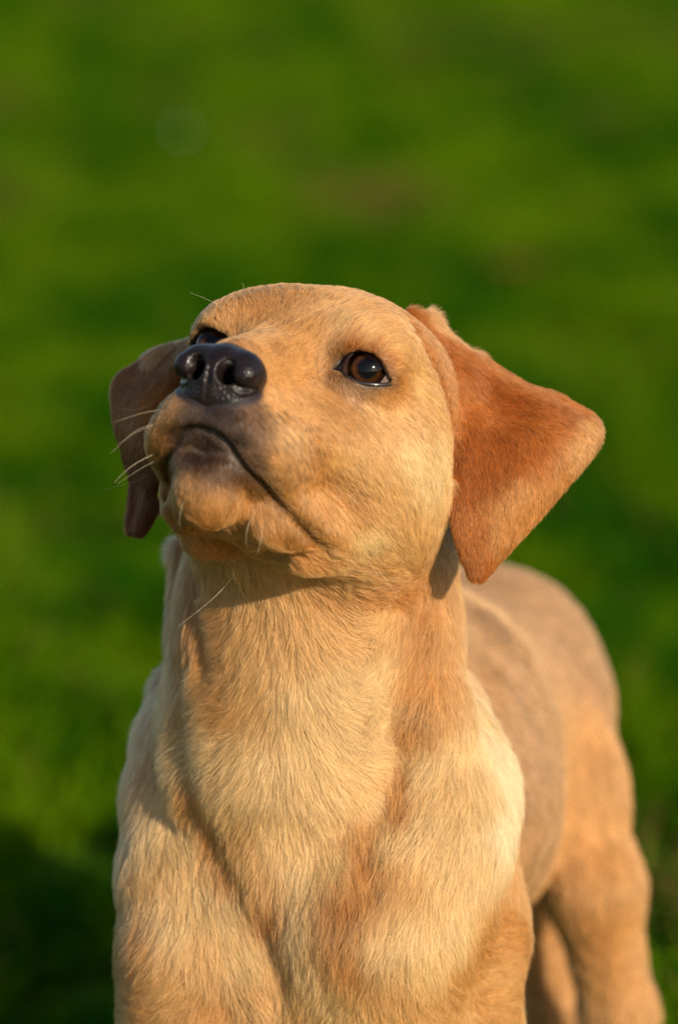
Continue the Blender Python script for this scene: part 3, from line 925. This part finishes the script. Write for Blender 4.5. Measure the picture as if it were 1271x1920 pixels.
root = ta[pick] + u[:, None] * (tb_ - ta)[pick] + v[:, None] * (tc_ - ta)[pick]
w0 = 1 - u - v
nrm = w0[:, None] * bn[tri[pick, 0]] + u[:, None] * bn[tri[pick, 1]] + v[:, None] * bn[tri[pick, 2]]
nrm /= np.linalg.norm(nrm, axis=1)[:, None]
isL = v_earL[tri[pick, 0]]; isR = v_earR[tri[pick, 0]]
D, Cc, L = coat(root, isL | isR)
coarse_hair = depth_f[pick] > 2190
L = L * rng.uniform(.7, 1.15, NH)
keep = L > 0.6
root, nrm, D, Cc, L, isL, isR, coarse_hair = [a[keep] for a in (root, nrm, D, Cc, L, isL, isR, coarse_hair)]
NH = len(root)
# lie of each hair: guide direction on the skin, disturbed in small locks
def ortho(d, n):
    d = d - (d * n).sum(1)[:, None] * n
    return d / np.maximum(np.linalg.norm(d, axis=1), 1e-6)[:, None]
T = ortho(D + 1e-3, nrm)
side = np.cross(nrm, T)
lock = 0.08 * wob(root, 10, 11) + 0.08 * wob(root, 3.2, 12) + 0.08 * wob(root, 1.5, 16)
T = ortho(T + side * (lock + rng.normal(0, .11, NH))[:, None], nrm)
lift = np.clip(0.22 + 0.10 * wob(root, 5, 13) + rng.normal(0, .07, NH), .06, .6)
s_ = np.array([0, .3, .65, 1.0])
curl = 0.16 * wob(root, 6, 14) + rng.normal(0, .05, NH)
side = np.cross(nrm, T)
hp = (root[:, None] + (L[:, None] * s_)[..., None] * T[:, None] * np.cos(lift)[:, None, None]
      + (L[:, None] * (s_ - .62 * s_ ** 2))[..., None] * nrm[:, None] * np.sin(lift)[:, None, None] * 1.5
      + (L[:, None] * s_ ** 2)[..., None] * (side * curl[:, None])[:, None])
base_r = np.where(coarse_hair, .15, .078) * rng.uniform(.7, 1.2, NH)
hr = base_r[:, None] * np.array([1.0, .95, .7, .18])
tone = 1 + 0.07 * wob(root, 2.6, 15) + rng.normal(0, 1, NH) * np.where(root[:, 2] > h2w((0, -20, -90))[2] - 10, .25, .19)
pale = (rng.random(NH) < .17)[:, None]
tint = Cc * np.clip(tone, .6, 1.5)[:, None]
tint = np.where(pale, tint * .55 + .45 * np.clip(tint * 1.5 + .03, 0, .92), tint)
tint = np.clip(tint * np.array([.985, 1.015, .92]), .002, .93)
m = ~(isL | isR)
hair_object('coat', hp[m], hr[m], tint[m], m_fur, body)
hair_object('ear_fur', hp[isL], hr[isL], tint[isL], m_fur, body)
hair_object('ear_fur', hp[isR & ~isL], hr[isR & ~isL], tint[isR & ~isL], m_fur, body)

# ------------------------------------------------------------------ lawn
m_soil, nt, out = nm('turf'); pb = N(nt, 'ShaderNodeBsdfPrincipled')
tc = N(nt, 'ShaderNodeTexCoord')
n1 = N(nt, 'ShaderNodeTexNoise'); n1.inputs['Scale'].default_value = 2.2; n1.inputs['Detail'].default_value = 6
n2 = N(nt, 'ShaderNodeTexNoise'); n2.inputs['Scale'].default_value = 60; n2.inputs['Detail'].default_value = 4
rp = N(nt, 'ShaderNodeValToRGB')
rp.color_ramp.elements[0].position = .35; rp.color_ramp.elements[0].color = (.03, .085, .001, 1)
rp.color_ramp.elements[1].position = .70; rp.color_ramp.elements[1].color = (.075, .135, .001, 1)
r2 = N(nt, 'ShaderNodeMapRange'); r2.inputs['To Min'].default_value = .6; r2.inputs['To Max'].default_value = 1.3
mu = N(nt, 'ShaderNodeVectorMath', operation='SCALE')
bp = N(nt, 'ShaderNodeBump'); bp.inputs['Distance'].default_value = .02
for n in (n1, n2):
    nt.links.new(tc.outputs['Object'], n.inputs['Vector'])
nt.links.new(n1.outputs[0], rp.inputs[0]); nt.links.new(rp.outputs[0], mu.inputs[0]); nt.links.new(n2.outputs[0], r2.inputs[0]); nt.links.new(r2.outputs[0], mu.inputs['Scale'])
nt.links.new(mu.outputs[0], pb.inputs['Base Color']); nt.links.new(n2.outputs[0], bp.inputs['Height']); nt.links.new(bp.outputs[0], pb.inputs['Normal'])
pb.inputs['Roughness'].default_value = .9
pb.inputs['Specular IOR Level'].default_value = .05
nt.links.new(pb.outputs[0], out.inputs[0])
R_ = 900000
ground = obj('ground', mesh_from_np('ground', [(-R_, -R_, 0), (R_, -R_, 0), (R_, R_, 0), (-R_, R_, 0)], [(0, 1, 2, 3)], m_soil, False), None, 'structure')

m_grass, nt, out = nm('grass_blade')
at = N(nt, 'ShaderNodeAttribute', attribute_name='tint')
df = N(nt, 'ShaderNodeBsdfDiffuse'); tl = N(nt, 'ShaderNodeBsdfTranslucent'); gl = N(nt, 'ShaderNodeBsdfGlossy'); gl.inputs['Roughness'].default_value = .45
mx = N(nt, 'ShaderNodeMixShader'); mx.inputs[0].default_value = .42
mx2 = N(nt, 'ShaderNodeMixShader'); mx2.inputs[0].default_value = .002
for n in (df, tl):
    nt.links.new(at.outputs['Color'], n.inputs['Color'])
nt.links.new(df.outputs[0], mx.inputs[1]); nt.links.new(tl.outputs[0], mx.inputs[2]); nt.links.new(mx.outputs[0], mx2.inputs[1]); nt.links.new(gl.outputs[0], mx2.inputs[2]); nt.links.new(mx2.outputs[0], out.inputs[0])
NG = 420000
yy = -700 + 10200 * rng.random(NG) ** 1.15
xx = (rng.random(NG) * 2 - 1) * (800 + 0.26 * (yy + 2000))
gp = np.stack([xx, yy, np.zeros(NG)], 1)
gp = gp + np.array([0, 0, 0.0])
den = wob(gp * np.array([2.3, 1, 1]), 420, 31) + .6 * wob(gp, 130, 32)
kp = den > -1.25
gp = gp[kp]; NG = len(gp)
hgt = (40 + 14 * wob(gp * np.array([2, 1, 1]), 400, 33) + 9 * wob(gp, 110, 34)) * rng.uniform(.55, 1.3, NG)
hgt = np.maximum(hgt, 12)
a = rng.uniform(0, 2 * np.pi, NG)
lean = np.stack([np.cos(a), np.sin(a), np.zeros(NG)], 1) * (hgt * rng.uniform(.15, .8, NG))[:, None]
lean += np.stack([wob(gp, 250, 35), wob(gp, 250, 36), np.zeros(NG)], 1) * 12
s3 = np.array([0, .5, 1.0])
bl = gp[:, None] + lean[:, None] * (s3 ** 2)[None, :, None] + np.array([0, 0, 1.0]) * (hgt[:, None] * (s3 - .18 * s3 ** 2))[..., None]
wd = rng.uniform(.9, 1.7, NG) * (1 + .00012 * np.maximum(gp[:, 1], 0))
br = wd[:, None] * np.array([1, .8, .15])
ga = gp * np.array([1.7, 1, 1])
tmix = np.clip(.5 + .75 * wob(ga, 900, 37) + .8 * wob(ga, 330, 38) + .5 * wob(ga, 150, 41) + .35 * wob(ga, 75, 42) + rng.normal(0, .16, NG), 0, 1)
gcol = np.array([.020, .088, .0004])[None] * (1 - tmix[:, None]) + np.array([.098, .178, .0008])[None] * tmix[:, None]
dry = (rng.random(NG) < np.clip(.015 + .5 * (wob(ga, 800, 39) + .5 * wob(ga, 300, 40) - .5), .02, .7))[:, None]
gcol = np.where(dry, np.array([.17, .13, .025]) * rng.uniform(.6, 1.2, NG)[:, None], gcol)
grass = hair_object('grass', bl, br, gcol, m_grass)
grass['label'] = 'short sunlit green grass, out of focus, all round and behind the puppy'
ground['label'] = 'green lawn ground under the grass'

# ------------------------------------------------------------------ whiskers
m_wh, nt, out = nm('whisker')
pb = N(nt, 'ShaderNodeBsdfPrincipled'); no = N(nt, 'ShaderNodeTexNoise'); no.inputs['Scale'].default_value = 120
rp = N(nt, 'ShaderNodeValToRGB'); rp.color_ramp.elements[0].color = (.42, .30, .16, 1); rp.color_ramp.elements[1].color = (.70, .58, .40, 1)
nt.links.new(no.outputs[0], rp.inputs[0]); nt.links.new(rp.outputs[0], pb.inputs['Base Color']); pb.inputs['Roughness'].default_value = .35
nt.links.new(pb.outputs[0], out.inputs[0])
WH = [((300, 752), (255, 768), (216, 764), 0), ((302, 768), (262, 776), (214, 792), 4), ((296, 795), (255, 808), (208, 850), 2), ((294, 800), (262, 808), (222, 832), 8),
      ((292, 850), (250, 872), (214, 905), -4), ((296, 862), (262, 880), (220, 908), 6), ((290, 880), (255, 902), (188, 920), 0), ((296, 700), (262, 712), (226, 706), 10),
      ((286, 905), (268, 930), (262, 962), 3), ((300, 955), (280, 975), (256, 1004), -5), ((330, 985), (318, 1000), (312, 1015), -3), ((345, 935), (338, 965), (336, 985), -8),
      ((470, 972), (462, 1000), (462, 1022), -8), ((492, 978), (490, 1010), (482, 1040), -10), ((446, 1072), (400, 1122), (335, 1174), -6), ((308, 1030), (302, 1060), (291, 1099), -4),
      ((702, 1058), (722, 1085), (746, 1120), -7), ((690, 1048), (705, 1075), (715, 1090), -6), ((458, 566), (459, 550), (455, 530), -4), ((445, 580), (440, 568), (440, 553), -4),
      ((448, 584), (444, 570), (444, 558), -2), ((438, 590), (430, 580), (421, 576), -4), ((430, 600), (405, 570), (355, 548), 6), ((556, 800), (580, 835), (596, 875), -9), ((566, 845), (580, 870), (592, 905), -9),
      ((545, 775), (570, 800), (590, 822), -9), ((679, 566), (681, 556), (683, 551), -1)]
for i, (a, b, c, dz) in enumerate(WH):
    h = hit(*a)
    if h is None:
        continue
    d0 = float((h - CAM) @ cF) / 1000
    pts = catmull([h + 1.0 * cF, P(b[0], b[1], d0 + dz * .0006), P(c[0], c[1], d0 + dz * .0012)], 7)
    v, q = tube(pts, np.linspace(.085, .025, len(pts)), 6)
    obj('whisker', mesh_from_np('whisker', v, q, m_wh), dog)

# ------------------------------------------------------------------ small things lying in the grass behind
def on_ground(px, py, z=0.0):
    d = P(px, py, 1.0) - CAM
    return CAM + d * ((z - CAM[2]) / d[2])
m_pet, nt, out = nm('petal'); df = N(nt, 'ShaderNodeBsdfDiffuse'); no = N(nt, 'ShaderNodeTexNoise'); no.inputs['Scale'].default_value = 300
rp = N(nt, 'ShaderNodeValToRGB'); rp.color_ramp.elements[0].color = (.24, .28, .20, 1); rp.color_ramp.elements[1].color = (.38, .42, .33, 1)
nt.links.new(no.outputs[0], rp.inputs[0]); nt.links.new(rp.outputs[0], df.inputs[0]); nt.links.new(df.outputs[0], out.inputs[0])
m_disc, nt, out = nm('flower_disc'); df = N(nt, 'ShaderNodeBsdfDiffuse'); no = N(nt, 'ShaderNodeTexNoise'); no.inputs['Scale'].default_value = 500
rp = N(nt, 'ShaderNodeValToRGB'); rp.color_ramp.elements[0].color = (.55, .33, .02, 1); rp.color_ramp.elements[1].color = (.75, .5, .04, 1)
nt.links.new(no.outputs[0], rp.inputs[0]); nt.links.new(rp.outputs[0], df.inputs[0]); nt.links.new(df.outputs[0], out.inputs[0])
m_stem, nt, out = nm('stem'); df = N(nt, 'ShaderNodeBsdfDiffuse'); no = N(nt, 'ShaderNodeTexNoise'); no.inputs['Scale'].default_value = 200
rp = N(nt, 'ShaderNodeValToRGB'); rp.color_ramp.elements[0].color = (.03, .09, .01, 1); rp.color_ramp.elements[1].color = (.07, .14, .02, 1)
nt.links.new(no.outputs[0], rp.inputs[0]); nt.links.new(rp.outputs[0], df.inputs[0]); nt.links.new(df.outputs[0], out.inputs[0])
m_leaf, nt, out = nm('dead_leaf'); df = N(nt, 'ShaderNodeBsdfDiffuse'); no = N(nt, 'ShaderNodeTexNoise'); no.inputs['Scale'].default_value = 60
rp = N(nt, 'ShaderNodeValToRGB'); rp.color_ramp.elements[0].color = (.09, .035, .012, 1); rp.color_ramp.elements[1].color = (.18, .08, .03, 1)
nt.links.new(no.outputs[0], rp.inputs[0]); nt.links.new(rp.outputs[0], df.inputs[0]); nt.links.new(df.outputs[0], out.inputs[0])

def daisy(px, py, size, label):
    z = 40.0
    c = on_ground(px, py, z)
    e = bpy.data.objects.new('daisy', None); e.location = (c[0] / 1000, c[1] / 1000, 0); col.objects.link(e)
    e['label'] = label; e['category'] = 'flower'
    bpy.context.view_layer.update()
    up = np.array([.25, -.75, .6]); up /= np.linalg.norm(up)
    xa = np.cross(up, [0, 0, 1]); xa /= np.linalg.norm(xa); ya = np.cross(up, xa)
    v, q = tube([(c[0], c[1], 0), (c[0] + 3, c[1] + 4, z * .5), c - up * 2], 1.0, 6)
    obj('stem', mesh_from_np('stem', v, q, m_stem), e)
    v, q, _, _ = cap([(.2, 3), (2.5, 2.6), (4, 1.2), (4.4, 0)], 12)
    v = v * size / 12
    obj('flower_disc', mesh_from_np('flower_disc', c + v[:, 0:1] * xa + v[:, 1:2] * ya + v[:, 2:3] * up, q, m_disc), e)
    vs_, fs = [], []
    for k in range(16):
        a = k * 2 * np.pi / 16 + rng.normal(0, .05)
        d = np.cos(a) * xa + np.sin(a) * ya; t = np.cross(up, d)
        b0 = len(vs_)
        for r_, w_, h_ in ((.3, .05, 0), (.7, .13, .05), (1.0, .09, -.02), (1.08, .01, -.04)):
            vs_ += [c + size * (r_ * d + w_ * t + h_ * up), c + size * (r_ * d - w_ * t + h_ * up)]
        fs += [(b0 + 2 * i, b0 + 2 * i + 1, b0 + 2 * i + 3, b0 + 2 * i + 2) for i in range(3)]
    obj('petals', mesh_from_np('petals', vs_, fs, m_pet), e)
daisy(342, 245, 4.4, 'pale out of focus flower high on the left of the lawn, above the nose')

def leaf(px, py, size, label):
    c = on_ground(px, py, 34.0)
    n_ = 12; vs_, fs = [], []
    for k in range(n_ + 1):
        t = k / n_; w_ = .42 * math.sin(math.pi * t ** .8) + .01; x_ = t * 2 - 1
        for s2 in (-1, 0, 1):
            vs_.append(c + size * np.array([x_, s2 * w_, .35 * abs(s2) * w_ + .25 * x_ * x_ + .1 * x_]))
    for k in range(n_):
        for j in range(2):
            fs.append((k * 3 + j, k * 3 + j + 1, k * 3 + j + 4, k * 3 + j + 3))
    top = np.array(vs_); bot = top - np.array([0, 0, 1.2]); m = len(top)
    f = np.array(fs)
    o = obj('dead_leaf', mesh_from_np('dead_leaf', np.concatenate([top, bot]), np.concatenate([f, f[:, ::-1] + m]), m_leaf))
    o['label'] = label; o['category'] = 'leaf'; o['group'] = 'brown leaves lying out of focus in the grass'
leaf(982, 505, 46, 'small reddish brown leaf blurred in the grass right above the ear')
leaf(800, 140, 50, 'faint brown leaf blurred in the grass near the top of the lawn')
